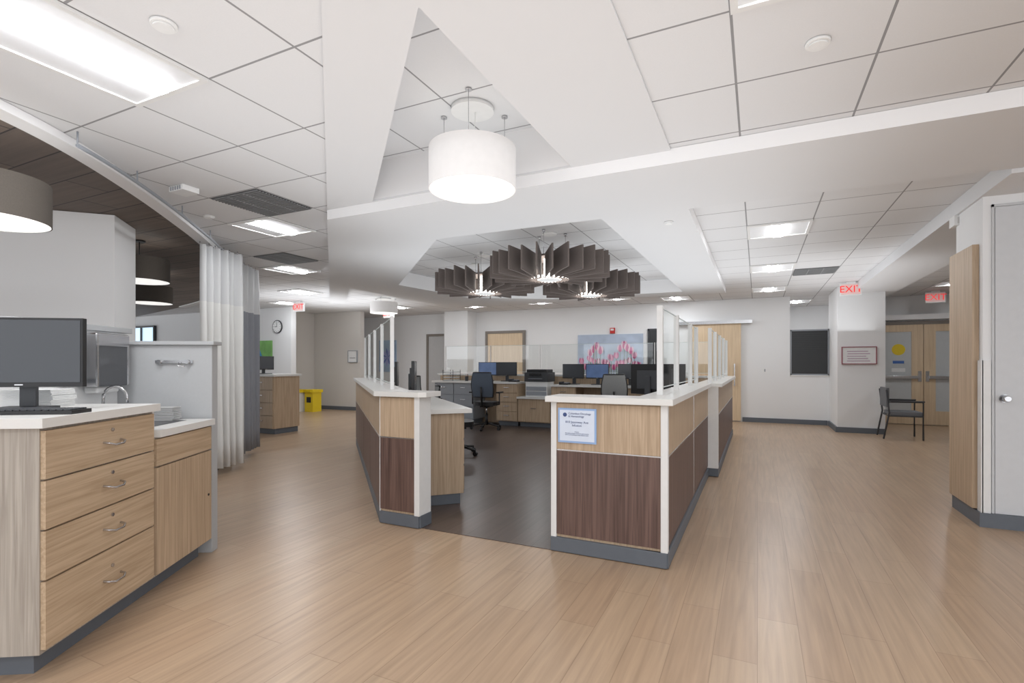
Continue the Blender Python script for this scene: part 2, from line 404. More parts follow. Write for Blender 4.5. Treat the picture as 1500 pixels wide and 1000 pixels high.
TL = [(g(-5), h(0), 2), (g(-8), h(5), 1), (g(-11), h(8), 1), (g(-14), h(11), 1), (g(-17), h(13), 1), (g(-14), h(16), 1), (g(-11), h(17), 1),
      (g(0), h(2), 1), (g(0), h(9), 1), (g(0), h(13), 1), (g(0), h(17), 1), (g(-3), h(18), 1), (g(5), h(18), 1), (g(6), h(13), 1),
      (g(-8), h(17), 1), (g(-5), h(17), 1),  # extra troffers added to brighten the back of the room
      (g(-5), h(-4), 2), (g(0), h(-3), 2), (g(4), h(0), 2), (g(-3), h(-5), 2), (g(1), h(21), 1)]  # all but the last: out-of-view troffers added to light the room
for s, a, n in TL: troffer(s, a, n)
def grille(s, a, la=.61):
    b = B('ceiling_air_grille', rot=ROOM); G = mat('grille_grey', (135, 137, 139), .5)
    b.box(s+.01, s+.60, a+.01, a+la-.01, 2.750, 2.754, mat('grille_dark', (84, 85, 87), .6))
    n = int(la/.03)
    for i in range(n): b.box(s+.02, s+.59, a+.02+i*.03, a+.032+i*.03, 2.742, 2.751, G)
    for i in range(1, 3): b.box(s+.2*i, s+.2*i+.012, a+.02, a+la-.02, 2.740, 2.751, G)
    b.done()
grille(g(-7), h(4)); grille(g(-10), h(7)); grille(g(1), h(14))
def disc(x, y, z, r=.05, name='sprinkler_cover'):
    b = B(name, (x, y, z-.002)); b.cyl(0, 0, -.012, 0, r, WHITEP, 28, r2=r*1.05); b.cyl(0, 0, -.02, -.012, r*.8, WHITEP, 28); b.done()
disc(-1.498, 2.203, 2.755); disc(1.391, 2.329, 2.755); disc(-3.0, 5.07, 2.755)
disc(-.6, 8.2, 2.90, .05); disc(1.5, 4.9, 2.65, .04)
b = B('ceiling_occupancy_sensor', (-2.72, 4.25, 2.753), ROOM); b.box(-.09, .09, -.07, .07, -.045, 0, WHITEP)
for i in range(5): b.box(-.07+i*.03, -.055+i*.03, -.075, -.07, -.04, -.008, GREYC)
b.done(.006)
b = B('wall_speaker', (4.05, 4.62, 2.618), ROOM); b.box(-.07, .07, -.09, .05, -.09, 0, WHITEP); b.box(-.05, .05, -.096, -.09, -.075, -.02, mat('grille_light', (200, 200, 200), .6)); b.done(.008)

def exit_sign(x, y, ztop, rot=ROOM, drop=.0):
    b = B('exit_sign', (x, y, ztop-.004), rot)
    b.box(-.16, .16, -.025, .025, -.24-drop, -.03-drop, WHITEP); b.box(-.07, .07, -.03, .03, -.03-drop, 0, WHITEP)
    b.box(-.145, .145, -.028, -.025, -.225-drop, -.045-drop, mat('exit_face', (232, 200, 197), .5, emit=.1, ecol=(255, 200, 195)))
    o = b.done(.003)
    text('EXIT', .17, stand(0, -.0285, -.137-drop), RED, o, ext=.0015)
exit_sign(6.02, 9.1, 2.755); exit_sign(8.43, 10.2, 2.755); exit_sign(-4.95, 11.9, 2.755); exit_sign(-3.2, 13.3, 2.755, drop=.02)

def drum(x, y, z0, hgt, r, shade, diff, ztop, name, canopy=True):
    b = B(name, (x, y, 0)); n = 48
    b.cyl(0, 0, z0, z0+hgt, r, shade, n, cap=False)
    b.cyl(0, 0, z0, z0+hgt, r-.006, WHITEP if shade is FELTG else shade, n, cap=False)
    b.cyl(0, 0, z0+.004, z0+.012, r-.008, diff, n)
    for i in range(n):
        t0, t1 = 2*math.pi*i/n, 2*math.pi*(i+1)/n
        for z in (z0, z0+hgt):
            b.face([(r*math.cos(t0), r*math.sin(t0), z), (r*math.cos(t1), r*math.sin(t1), z), ((r-.006)*math.cos(t1), (r-.006)*math.sin(t1), z), ((r-.006)*math.cos(t0), (r-.006)*math.sin(t0), z)], shade)
    if canopy:
        b.cyl(0, 0, ztop-.03, ztop-.002, .15, WHITEP, 32)
        for k in range(3):
            t = k*2.094+.5; xx, yy = (r-.05)*math.cos(t), (r-.05)*math.sin(t)
            b.cyl(xx, yy, z0+hgt-.03, ztop-.002, .0022, CHROME, 6); b.cyl(xx, yy, ztop-.012, ztop-.002, .022, CHROME, 14)
            b.tube([(0, 0, z0+hgt-.05), (xx, yy, z0+hgt-.03)], .004, CHROME, 6)
        b.tube([(.02*math.cos(q), .02*math.sin(q)+.02*q, ztop-.02-(ztop-z0-hgt+.06)*q/3) for q in (0, .6, 1.2, 1.8, 2.4, 3)], .003, WHITEP, 6)
    else:
        b.cyl(0, 0, z0+hgt-.02, ztop-.002, .006, BLACK, 8); b.cyl(0, 0, ztop-.02, ztop-.002, .06, BLACK, 20)
        for k in range(3):
            t = k*2.094; b.tube([(0, 0, z0+hgt-.02), ((r-.004)*math.cos(t), (r-.004)*math.sin(t), z0+hgt-.02)], .004, CHROME, 6)
    return b.done(recalc=False)
drum(-.278, 3.6, 2.51, .29, .305, EMSH, EMD, 3.09, 'drum_pendant_light')
drum(-2.85, 11.4, 2.42, .24, .30, EMSH, EMD, 2.755, 'drum_pendant_light')
drum(-3.12, 3.03, 2.14, .25, .30, FELTG, EMD, 2.725, 'felt_pendant_light', False)
drum(-4.33, 5.95, 2.25, .26, .30, FELTG, EMD, 2.725, 'felt_pendant_light', False)
drum(-5.72, 8.1, 2.25, .26, .30, FELTG, EMD, 2.725, 'felt_pendant_light', False)

def chandelier(x, y, rot):
    b = B('fin_chandelier', (x, y, 0), rot); zt, zb = 2.62, 2.32; N = 26
    for i in range(N):
        T = Matrix.Rotation(2*math.pi*i/N, 4, 'Z') @ Matrix.Translation((.24, 0, 0)) @ Matrix.Rotation(.35, 4, 'Z')
        dz = .02 if i % 2 else 0
        prof = [(0, zb), (.30, zb+.01+dz), (.50, zb+.02+dz), (.50, zt+dz-.01), (0, zt-.02)]
        t = .009
        b1 = b._v([(p, -t, z) for p, z in prof], T); b2 = b._v([(p, t, z) for p, z in prof], T)
        k = b.mi(FELT); b.bm.faces.new(b1).material_index = k; b.bm.faces.new(b2[::-1]).material_index = k
        for j in range(5): b.bm.faces.new([b1[j], b1[(j+1) % 5], b2[(j+1) % 5], b2[j]]).material_index = k
    b.cyl(0, 0, zb+.03, zt-.02, .07, EML, 24)
    b.cyl(0, 0, zb+.012, zb+.03, .235, EML, 40)
    for i in range(N):
        T = Matrix.Rotation(2*math.pi*(i+.5)/N, 4, 'Z')
        b.box(.15, .235, -.006, .006, zb+.002, zb+.012, FELT, T)
    b.cyl(0, 0, zb-.0, zb+.012, .13, WHITEP, 32)
    b.cyl(0, 0, zt-.04, zt-.02, .24, FELT, 32)
    b.cyl(0, 0, 2.88, 2.898, .09, WHITEP, 24)
    for k in range(3):
        t = k*2.094; b.cyl(.2*math.cos(t), .2*math.sin(t), zt-.03, 2.898, .003, CHROME, 6); b.cyl(.2*math.cos(t), .2*math.sin(t), 2.87, 2.898, .02, CHROME, 12)
    b.done()
chandelier(.46, 6.3, .1); chandelier(-.40, 7.55, .3); chandelier(1.2, 7.8, .5)

# ---------------------------------------------------------------- nurse station
s0, s1, a0 = -1.29, -.51, 3.32
b = B('nurse_station_counter', rot=ROOM)
b.box(s0+.01, s1-.01, a0+.012, a0+.15, .1, 1.03, OAK)
b.box(s1-.15, s1-.012, a0+.15, 6.3, .1, 1.03, OAK)
b.box(s0+.04, s1-.04, a0, a0+.012, .705, 1.02, OAK); b.box(s0+.04, s1-.04, a0, a0+.012, .12, .695, WAL); b.box(s0+.04, s1-.04, a0-.002, a0+.01, .695, .705, CHROME)
b.box(s0, s0+.04, a0-.004, a0+.16, .1, 1.03, TRIMW); b.box(s1-.04, s1+.004, a0-.004, a0+.04, .1, 1.03, TRIMW)
for q0, q1 in ((a0+.04, 4.80), (4.81, 6.26)):
    b.box(s1-.012, s1, q0, q1, .705, 1.02, OAK); b.box(s1-.012, s1, q0, q1, .12, .695, WAL); b.box(s1-.011, s1+.002, q0, q1, .695, .705, CHROME)
b.box(s1-.012, s1+.002, 4.80, 4.81, .12, 1.02, CHROME)
b.box(s0+.0, s1+.0, a0-.01, a0+.14, 0.005, .1, BASE); b.box(s1-.14, s1+.008, a0, 6.24, 0.005, .1, BASE)
b.prism([(s0-.03, a0-.04), (s1+.04, a0-.04), (s1+.04, 6.23), (s1-.22, 6.23), (s1-.22, a0+.24), (s0-.03, a0+.24)], 1.03, 1.07, SOLID)
b.done(.002)
b = B('nurse_station_counter', rot=ROOM)
b.box(-.57, -.42, 6.30, 10.2, .1, 1.03, OAK); b.box(-.6, -.40, 6.26, 6.31, .1, 1.03, TRIMW)
b.box(-.42, -.41, 6.34, 10.2, .705, 1.02, OAK); b.box(-.42, -.41, 6.34, 10.2, .12, .695, WAL); b.box(-.42, -.408, 6.34, 10.2, .695, .705, CHROME)
b.box(-.58, -.40, 6.28, 10.2, 0.005, .1, BASE); b.box(-.64, -.36, 6.24, 10.28, 1.03, 1.07, SOLID)
b.done(.002)
b = B('nurse_station_counter', rot=ROOM)
b.box(-6.7, -.65, 10.1, 10.25, 0.005, 1.03, OAK); b.box(-6.75, -.65, 10.09, 10.3, 1.03, 1.07, SOLID)
b.done(.002)
b = B('nurse_station_desk', rot=ROOM)
b.box(-1.35, -.67, 3.6, 9.4, .72, .76, SOLID); b.box(-1.3, -.68, 3.62, 3.68, 0.005, .72, OAK); b.box(-1.3, -.68, 6.0, 6.05, 0.005, .72, OAK); b.box(-1.3, -.68, 9.3, 9.36, 0.005, .72, OAK)
b.done(.002)
b = B('nurse_station_wing', rot=0)
Aw = (-1.068, 4.17); Bw = (Aw[0]+.38*cu, Aw[1]-.38*su); B2 = (Bw[0]+.15*su, Bw[1]+.15*cu)
EO = ((.377-sw*8.2)/cw, 8.2); EI = ((.527-sw*8.25)/cw, 8.25)
core = [Aw, Bw, B2, bi, EI, EO]
b.prism(core, .1, 1.03, OAK)
def inset(p, q, t0, t1): return (p[0]+(q[0]-p[0])*t0, p[1]+(q[1]-p[1])*t0), (p[0]+(q[0]-p[0])*t1, p[1]+(q[1]-p[1])*t1)
def skin(p, q, z0, z1, m, th=.012):
    d = (Vector(q)-Vector(p)).normalized(); n = Vector((d.y, -d.x))
    b.prism([p, q, (q[0]+n.x*th, q[1]+n.y*th), (p[0]+n.x*th, p[1]+n.y*th)], z0, z1, m)
p, q = inset(Aw, Bw, 0.0, .9); skin(p, q, .705, 1.02, OAK); skin(p, q, .12, .695, WAL); skin(p, q, .695, .705, CHROME, .014)
for k in range(4):
    p, q = inset(EO, Aw, k/4+.002, (k+1)/4-.002); skin(p, q, .705, 1.02, OAK); skin(p, q, .12, .695, WAL); skin(p, q, .695, .705, CHROME, .014)
skin(EO, Aw, 0.005, .1, BASE, .01); skin(Aw, Bw, 0.005, .1, BASE, .012); skin(Bw, B2, 0.005, .1, BASE, .012)
p, q = inset(Aw, Bw, .9, 1.03); skin(p, q, .1, 1.03, TRIMW, .016); skin(Bw, B2, .1, 1.03, TRIMW, .006)
skin(*inset(Aw, Bw, -.01, .01), .1, 1.03, TRIMW, .013)
b.prism([(p[0], p[1]) for p in core], 0.005, .1, BASE)
def mv(p, dx, dy): return (p[0]+dx, p[1]+dy)
cap = [mv(Aw, -.05, -.03), mv(Bw, -.0, -.05), mv(Bw, .06, -.03), mv(B2, .08, .04), mv(bi, .08, .06), mv(EI, .06, .03), mv(EO, -.05, 0)]
b.prism(cap, 1.03, 1.07, SOLID)
b.done(.002)
b = B('wing_desk', rot=WING)
def wy(D, bb_):
    X = (bb_-sw*D)/cw; return -sw*X+cw*D
y0 = wy(4.72, 1.18)
b.box(.56, 1.22, y0-.02, y0+3.6, .84, .88, SOLID); b.box(.56, 1.15, y0+.02, y0+.05, .1, .84, OAK); b.box(.60, 1.12, y0+.03, y0+.6, 0.005, .1, BASE)
b.box(.56, 1.15, y0+.05, y0+.62, .1, .84, OAK)
for k in range(3): b.box(1.15, 1.168, y0+.07, y0+.60, .12+k*.24, .34+k*.24, OAK); b.box(1.168, 1.185, y0+.28, y0+.40, .25+k*.24, .26+k*.24, CHROME)
b.box(.56, 1.1, y0+3.5, y0+3.55, 0.005, .84, OAK)
b.done(.002)

b = B('rear_desk_cabinets', rot=ROOM)
b.box(-6.55, -4.45, 9.52, 10.08, .88, .92, SOLID); b.box(-3.72, -1.4, 9.52, 10.08, .84, .88, SOLID)
def drawers(s0, s1, z1, n, m, a=9.56):
    b.box(s0, s1, a+.02, 10.08, .1, z1, m); b.box(s0+.02, s1-.02, a+.08, 10.0, 0.005, .1, BASE)
    hh = (z1-.11)/n
    for k in range(n):
        b.box(s0+.008, s1-.008, a, a+.02, .11+k*hh+.005, .11+(k+1)*hh-.005, m)
        c = (s0+s1)/2; z = .11+(k+.6)*hh; b.box(c-.06, c+.06, a-.025, a-.015, z-.006, z+.006, CHROME); b.box(c-.06, c-.05, a-.02, a, z-.005, z+.005, CHROME); b.box(c+.05, c+.06, a-.02, a, z-.005, z+.005, CHROME)
drawers(-6.5, -6.0, .88, 3, GREYC); drawers(-6.0, -5.5, .88, 3, GREYC); drawers(-4.95, -4.46, .88, 4, OAK)
drawers(-4.45, -3.74, .58, 1, OAK); b.box(-4.46, -3.7, 9.52, 10.08, .58, .62, SOLID)
drawers(-3.72, -3.2, .84, 3, OAK); drawers(-2.2, -1.7, .84, 3, OAK)
b.done(.002)

def gscreen(pts, z0=1.07, z1=1.71, pw=.02, rot=0):
    b = B('glass_screen')
    for p in pts:
        b.box(-pw, pw, -pw, pw, z0, z1, TRIMW, Matrix.Translation((p[0], p[1], 0)) @ Matrix.Rotation(rot, 4, 'Z'))
    for p, q in zip(pts, pts[1:]):
        P, Qq = Vector(p), Vector(q); d = (Qq-P).normalized(); n = Vector((d.y, -d.x))*.004
        a_, c_ = P+d*.03, Qq-d*.03
        b.face([(a_.x, a_.y, z0+.05), (c_.x, c_.y, z0+.05), (c_.x, c_.y, z1-.01), (a_.x, a_.y, z1-.01)], GLASS)
        for z in (z0+.05, z1-.01):
            b.prism([(a_.x+n.x, a_.y+n.y), (c_.x+n.x, c_.y+n.y), (c_.x-n.x, c_.y-n.y), (a_.x-n.x, a_.y-n.y)], z-.004, z+.003, mat('glass_edge', (215, 226, 224), .2))
    b.done()
gscreen([SA(-.63, a) for a in (3.78, 4.6, 5.6, 6.18)], rot=ROOM)
gscreen([SA(-.5, a) for a in (6.4, 7.2, 8.1, 9.0, 9.9)], rot=ROOM)
gscreen([((.5-sw*D)/cw, D) for D in (4.5, 5.4, 6.3, 7.2, 8.1)], pw=.016, rot=WING)
gscreen([SA(s, 10.17) for s in (-6.6, -5.4, -4.2, -3.0, -1.8, -.8)], pw=.008, rot=ROOM)
b = B('station_sign', rot=ROOM)
b.box(-1.235, -.965, 3.311, 3.3165, .755, .99, mat('sign_blue_border', (150, 180, 222), .4)); b.box(-1.222, -.978, 3.3095, 3.312, .768, .977, mat('sign_face', (216, 226, 242), .4))
b.cyl(0, 0, 0, .0015, .014, mat('sign_ink', (60, 80, 130), .5), 20, T=Matrix.Translation((-1.185, 3.3095, .945)) @ Matrix.Rotation(math.pi/2, 4, 'X'))
o = b.done()
INK = MC['sign_ink']
text('Columbus Oncology\n& Hematology', .019, stand(-1.16, 3.3085, .945), INK, o, 'LEFT', ext=.0004)
text('810 Jasonway Ave\nInfusion', .022, stand(-1.10, 3.3085, .885), INK, o, ext=.0004)
text('Notice\nAll visitors please check in with a nurse\nbefore proceeding to the infusion suite', .0105, stand(-1.10, 3.3085, .82), INK, o, ext=.0003)

# ---------------------------------------------------------------- left foreground cabinet
K = (-1.93, 2.09, 0); RQ = math.radians(5)
b = B('supply_cabinet', K, RQ)
b.box(-.58, 0, 0, .75, .1, 1.03, OAKG); b.box(-.58, 0, .75, 1.38, .1, .88, OAKG)
b.box(-.56, -.06, .05, 1.36, 0, .1, BASE)
b.box(-.60, .035, -.03, .77, 1.03, 1.07, SOLID); b.box(-.58, .035, .77, 1.39, .88, .92, SOLID)
b.box(-.02, .0, .752, .772, .88, 1.03, SOLID)
zs = [.115, .40, .607, .813, 1.02]
for z0, z1 in zip(zs, zs[1:]):
    b.box(0, .02, .006, .735, z0+.004, z1-.004, OAKH)
    z = (z0+z1)/2+.0; c = .40
    b.tube([(.02, c-.06, z), (.045, c-.055, z-.004), (.055, c-.03, z-.014), (.055, c+.03, z-.014), (.045, c+.055, z-.004), (.02, c+.06, z)], .0055, CHROME)
    T = Matrix.Translation((.02, c, z+.055)) @ Matrix.Rotation(math.pi/2, 4, 'Y'); b.cyl(0, 0, 0, .006, .009, CHROME, 14, T=T)
b.box(0, .02, .76, 1.37, .72, .87, OAKH); b.box(0, .02, .76, 1.37, .115, .71, OAK)
T = Matrix.Translation((.02, 1.33, .42)) @ Matrix.Rotation(math.pi/2, 4, 'Y'); b.cyl(0, 0, 0, .004, .008, BLACK, 12, T=T)
b.box(-.44, -.10, .95, 1.30, .921, .9215, CHROME); b.box(-.42, -.12, .97, 1.28, .9216, .923, mat('sink_steel_dark', (120, 122, 125), .35, metal=.8))
b.done(.002)
b = B('partition_sink', K, RQ)
b.box(-.70, -.61, .62, 1.5, 0, 1.5, WALL); b.box(-.73, -.58, .6, 1.53, 1.5, 1.535, PART)
b.box(-.61, .0, 1.42, 1.5, 0, 1.42, PART); b.box(-.61, .02, 1.40, 1.52, 1.42, 1.445, PART)
b.done(.003)
b = B('faucet', (K[0], K[1], .921), RQ)
fx, fy = -.50, 1.12
b.cyl(fx, fy, 0, .012, .028, CHROME, 20); b.cyl(fx, fy, .012, .05, .016, CHROME, 16)
b.tube([(fx, fy, .04), (fx, fy, .16)]+[(fx+.07-.07*math.cos(t), fy, .16+.07*math.sin(t)) for t in [i*math.pi/10 for i in range(1, 11)]]+[(fx+.14, fy, .13)], .009, CHROME, 10)
for dy in (-.1, .1): b.cyl(fx, fy+dy, 0, .045, .015, CHROME, 14); b.box(fx-.006, fx+.075, fy+dy-.007, fy+dy+.007, .045, .055, CHROME)
b.done()
b = B('soap_dispenser', K, RQ); b.box(-.608, -.51, .90, 1.0, 1.2, 1.47, WHITEP); b.box(-.60, -.53, .92, .98, 1.17, 1.2, GREYC); b.box(-.509, -.505, .92, .98, 1.3, 1.42, GREYC); b.done(.012)
b = B('paper_towel_dispenser', K, RQ); b.box(-.608, -.49, 1.06, 1.34, 1.15, 1.47, mat('dispenser_smoke', (84, 86, 90), .2)); b.box(-.608, -.485, 1.05, 1.35, 1.40, 1.48, CHROME); b.box(-.60, -.52, 1.10, 1.30, 1.11, 1.15, WHITEP); b.box(-.608, -.484, 1.05, 1.07, 1.15, 1.42, CHROME); b.box(-.608, -.484, 1.33, 1.35, 1.15, 1.42, CHROME); b.done(.01)
b = B('wall_hook_rail', K, RQ); b.box(-.36, -.12, 1.405, 1.418, 1.295, 1.315, CHROME)
for x in (-.33, -.15): b.cyl(0, 0, .002, .03, .014, CHROME, 18, T=Matrix.Translation((x, 1.42, 1.305)) @ Matrix.Rotation(math.pi/2, 4, 'X'))
b.tube([(-.2, 1.39, 1.30), (-.2, 1.38, 1.275), (-.16, 1.38, 1.275)], .004, CHROME); b.done()
b = B('paper_stack', (-2.44, 2.66, 1.0705), RQ)
for i in range(14):
    dx = random.uniform(-.008, .008); b.box(-.12+dx, .12+dx, -.1, .06, i*.0065, i*.0065+.0055, WHITEP)
b.done()
b = B('paper_towel_stack', (K[0]-.27, K[1]+1.30, .9235), RQ)
for i in range(8): dx = random.uniform(-.008, .008); b.box(-.17+dx, -.01+dx, -.06, .03, i*.011, i*.011+.008, mat('paper_grey', (188, 188, 188), .8))
b.done()
b = B('keyboard', (-2.15, 2.27, 1.0705), math.radians(8))
b.box(-.22, .22, -.065, .065, 0, .016, BLACK)
for r in range(5):
    for c in range(15): b.box(-.21+c*.028, -.187+c*.028, -.056+r*.023, -.037+r*.023, .016, .022, DGREY)
b.done(.001)

def monitor(x, y, ztab, rot, w=.54, h=.33, zb=.11, scr=SCREEN, name='computer_monitor'):
    b = B(name, (x, y, ztab+.0005), rot)   # screen faces local -y
    b.box(-w/2, w/2, -.012, .018, zb, zb+h, BLACK); b.box(-w/2+.01, w/2-.01, -.014, -.012, zb+.022, zb+h-.01, scr)
    b.box(-w*.3, w*.3, .018, .04, zb+.06, zb+h-.07, DGREY)
    b.box(-.035, .035, .04, .06, .015, zb+h*.6, DGREY); b.box(-.11, .11, -.06, .09, 0, .014, DGREY)
    b.box(-.018, .018, -.0145, -.013, zb+.008, zb+.014, CHROME)
    return b.done(.003)
monitor(-2.34, 2.44, 1.07, math.radians(9))
monitor(-1.02, 5.35, .88, math.radians(98), w=.5)
monitor(-1.55, 6.9, .88, math.radians(100), w=.5)
monitor(1.50, 5.55, .76, math.radians(128), w=.5, h=.33, zb=.2)
monitor(1.80, 6.45, .76, math.radians(115), w=.5, h=.33, zb=.2)
monitor(2.25, 7.4, .76, math.radians(150), w=.5, h=.33, zb=.2)
for s_, r_, sc_ in ((-5.3, 0, SCRB), (-4.85, .15, SCREEN), (-3.35, -.1, SCREEN), (-2.85, 0, SCRB), (-2.2, .2, SCREEN), (-1.65, -.2, SCREEN)):
    p = SA(s_, 9.85); monitor(p[0], p[1], .92 if s_ < -4.45 else .88, ROOM+r_, w=.46, h=.29, zb=.12, scr=sc_)
b = B('office_printer', rot=ROOM)
b.box(-4.30, -3.82, 9.62, 10.0, .621, .93, WHITEP); b.box(-4.28, -3.84, 9.60, 9.62, .65, .73, GREYC); b.box(-4.28, -3.84, 9.60, 9.62, .75, .83, GREYC)
b.box(-4.32, -3.80, 9.60, 10.0, .93, 1.12, DGREY); b.box(-4.28, -3.84, 9.63, 9.98, 1.12, 1.18, BLACK); b.box(-4.2, -3.95, 9.57, 9.60, 1.05, 1.1, BLACK); b.box(-4.22, -3.92, 9.56, 9.7, .985, .995, GREYC)
b.done(.006)
def phone(x, y, z, rot):
    b = B('desk_phone', (x, y, z+.0005), rot); b.box(-.09, .09, -.09, .09, 0, .03, BLACK); b.box(-.09, -.04, -.09, .09, .03, .06, DGREY); b.box(-.02, .08, .02, .08, .03, .045, GREYC)
    for i in range(3):
        for j in range(3): b.box(-.015+i*.03, .005+i*.03, -.08+j*.03, -.06+j*.03, .03, .035, GREYC)
    b.done(.003)
p = SA(-4.58, 9.66); phone(p[0], p[1], .92, ROOM)
def tray(x, y, z, rot, n=4):
    b = B('paper_tray', (x, y, z+.0005), rot)
    for i in range(n):
        b.box(-.13, .13, -.17, .17, i*.06, i*.06+.006, DGREY); b.box(-.12, .12, -.15, .15, i*.06+.006, i*.06+.02, WHITEP)
    for sx in (-.13, .13):
        for sy in (-.16, .15): b.box(sx-.004, sx+.004, sy, sy+.01, 0, n*.06, DGREY)
    b.done()
p = SA(-6.2, 9.8); tray(p[0], p[1], .92, ROOM)
p = SA(-3.45, 9.62); phone(p[0], p[1], .88, ROOM)
def cup(x, y, z, c):
    b = B('pen_cup', (x, y, z+.0005)); b.cyl(0, 0, 0, .1, .035, c, 18, r2=.04, cap=False); b.cyl(0, 0, 0, .004, .034, c, 18)
    for k in range(5): b.tube([(.01*math.cos(k*1.3), .01*math.sin(k*1.3), .01), (.03*math.cos(k*1.3), .03*math.sin(k*1.3), .15)], .004, (BLACK, RED, INK, GREYC, BLACK)[k], 6)
    b.done()
p = SA(-5.75, 9.7); cup(p[0], p[1], .92, DGREY); p = SA(-2.5, 9.7); cup(p[0], p[1], .88, DGREY)

# ---------------------------------------------------------------- chairs
def task_chair(x, y, rot, back=SEATG, top=1.05, seatz=.48):
    b = B('task_chair', (x, y, .004), rot)   # faces local -y
    for k in range(5):
        t = k*2*math.pi/5+.3; e = (.3*math.cos(t), .3*math.sin(t))
        b.tube([(0, 0, .12), (e[0]*.5, e[1]*.5, .105), (e[0], e[1], .08)], .018, BLACK)
        T = Matrix.Translation((e[0], e[1], .03)) @ Matrix.Rotation(t, 4, 'Z') @ Matrix.Rotation(math.pi/2, 4, 'X')
        b.cyl(0, 0, -.022, .022, .03, BLACK, 14, T=T); b.cyl(e[0], e[1], .04, .08, .01, BLACK, 8)
    b.cyl(0, 0, .09, .3, .03, BLACK, 14); b.cyl(0, 0, .3, seatz-.06, .018, CHROME, 12); b.box(-.1, .1, -.12, .12, seatz-.08, seatz-.04, BLACK)
    pts = [(.24*math.copysign(abs(math.cos(t))**.5, math.cos(t)), .23*math.copysign(abs(math.sin(t))**.5, math.sin(t))) for t in [2*math.pi*(i+.5)/20 for i in range(20)]]
    b.prism(pts, seatz-.04, seatz+.03, BLACK)
    zb, zt = seatz+.13, top
    rows = 8; cols = 10
    def P(i, j, off):
        u_ = -1+2*j/cols; v_ = i/rows; z = zb+(zt-zb)*v_
        wd = .20+.03*math.sin(v_*math.pi)-.02*v_
        return (u_*wd, .24+.05*v_-(.05*(u_*u_))+off+.03*math.sin(v_*3), z)
    for off, sgn in ((0, 1), (.02, -1)):
        vs = [[b.bm.verts.new(P(i, j, off)) for j in range(cols+1)] for i in range(rows+1)]
        for i in range(rows):
            for j in range(cols):
                f = b.bm.faces.new([vs[i][j], vs[i][j+1], vs[i+1][j+1], vs[i+1][j]]); f.material_index = b.mi(back); f.smooth = True
    loop = [P(0, j, .01) for j in range(cols+1)]+[P(i, cols, .01) for i in range(1, rows+1)]+[P(rows, j, .01) for j in range(cols-1, -1, -1)]+[P(i, 0, .01) for i in range(rows-1, -1, -1)]
    b.tube(loop, .014, BLACK)
    b.tube([(0, .05, seatz-.05), (0, .27, seatz-.04), (0, .31, zb+.08), (0, .32, zb+.2)], .02, BLACK)
    for sx in (-1, 1):
        b.tube([(sx*.2, .05, seatz-.03), (sx*.28, .05, seatz-.02), (sx*.28, .05, seatz+.2)], .014, BLACK); b.box(sx*.28-.035, sx*.28+.035, -.1, .15, seatz+.2, seatz+.225, BLACK)
    return b.done()
task_chair(-.50, 10.1, ROOM+math.pi+.15, SEATB, 1.12, .52)
task_chair(1.85, 9.2, ROOM+math.pi+.2, SEATG, 1.10)
task_chair(-1.35, 8.5, math.radians(80), SEATG, 1.08)
task_chair(-.78, 7.3, math.radians(100), SEATG, .98, .45)
b = B('guest_chair', (6.80, 8.95, 0), ROOM+math.pi/2)
for sx in (-.27, .27):
    b.tube([(sx, -.25, 0), (sx, -.25, .64), (sx, .22, .64)], .014, DGREY); b.tube([(sx, .3, 0), (sx, .22, .45), (sx, .26, .85)], .014, DGREY); b.box(sx-.025, sx+.025, -.27, .2, .64, .665, DGREY)
    b.tube([(sx, -.25, .4), (sx, .22, .4)], .012, DGREY)
b.tube([(-.27, -.25, .4), (.27, -.25, .4)], .012, DGREY); b.tube([(-.27, .22, .4), (.27, .22, .4)], .012, DGREY)
b.box(-.25, .25, -.26, .2, .41, .47, SEATD); b.box(-.25, .25, .215, .26, .55, .88, SEATD)
b.done(.008)

# ---------------------------------------------------------------- curtains
def curtain(p, q, z0, z1, folds, amp, mats, zsplit, name='privacy_curtain'):
    b = B(name); P, Qv = Vector(p), Vector(q); d = Qv-P; n = Vector((d.y, -d.x)).normalized(); N = folds*10
    zl = [z0, z0+.3, z0+.8, zsplit, zsplit+.001, (zsplit+z1)/2, z1]
    grid = []
    for k, z in enumerate(zl):
        row = []
        for i in range(N+1):
            t = i/N; ph = t*folds*2*math.pi; a = amp*(1-.45*(z-z0)/(z1-z0))*(1+.3*math.sin(ph*.37+1))
            pt = P+d*(t+.004*math.sin(z*3+ph)) + n*(a*math.sin(ph)+.01*math.sin(ph*.5+z*2))
            row.append(b.bm.verts.new((pt.x, pt.y, z)))
        grid.append(row)
    for k in range(len(zl)-1):
        for i in range(N):
            f = b.bm.faces.new([grid[k][i], grid[k][i+1], grid[k+1][i+1], grid[k+1][i]]); f.smooth = True
            f.material_index = b.mi(mats[0] if k < 3 else mats[1])
    for i in range(0, N, 10): b.cyl(grid[-1][i].co.x, grid[-1][i].co.y, z1-.01, z1+.03, .006, CHROME, 6)
    o = b.done(); md = o.modifiers.new('s', 'SOLIDIFY'); md.thickness = .003
curtain((-3.50, 5.75), (-3.36, 6.4), .07, 2.64, 6, .07, (FABW, FABM), 2.0)
curtain((-3.62, 6.75), (-3.70, 7.45), .1, 2.64, 6, .06, (FABG, FABM), 2.0)
b = B('partition_bay'); b.box(-5.2, -3.62, 6.5, 6.6, 0, 1.42, PART); b.box(-5.22, -3.60, 6.48, 6.62, 1.42, 1.45, PART); b.box(-5.2, -3.61, 6.49, 6.61, 0, .1, BASE); b.done(.003)
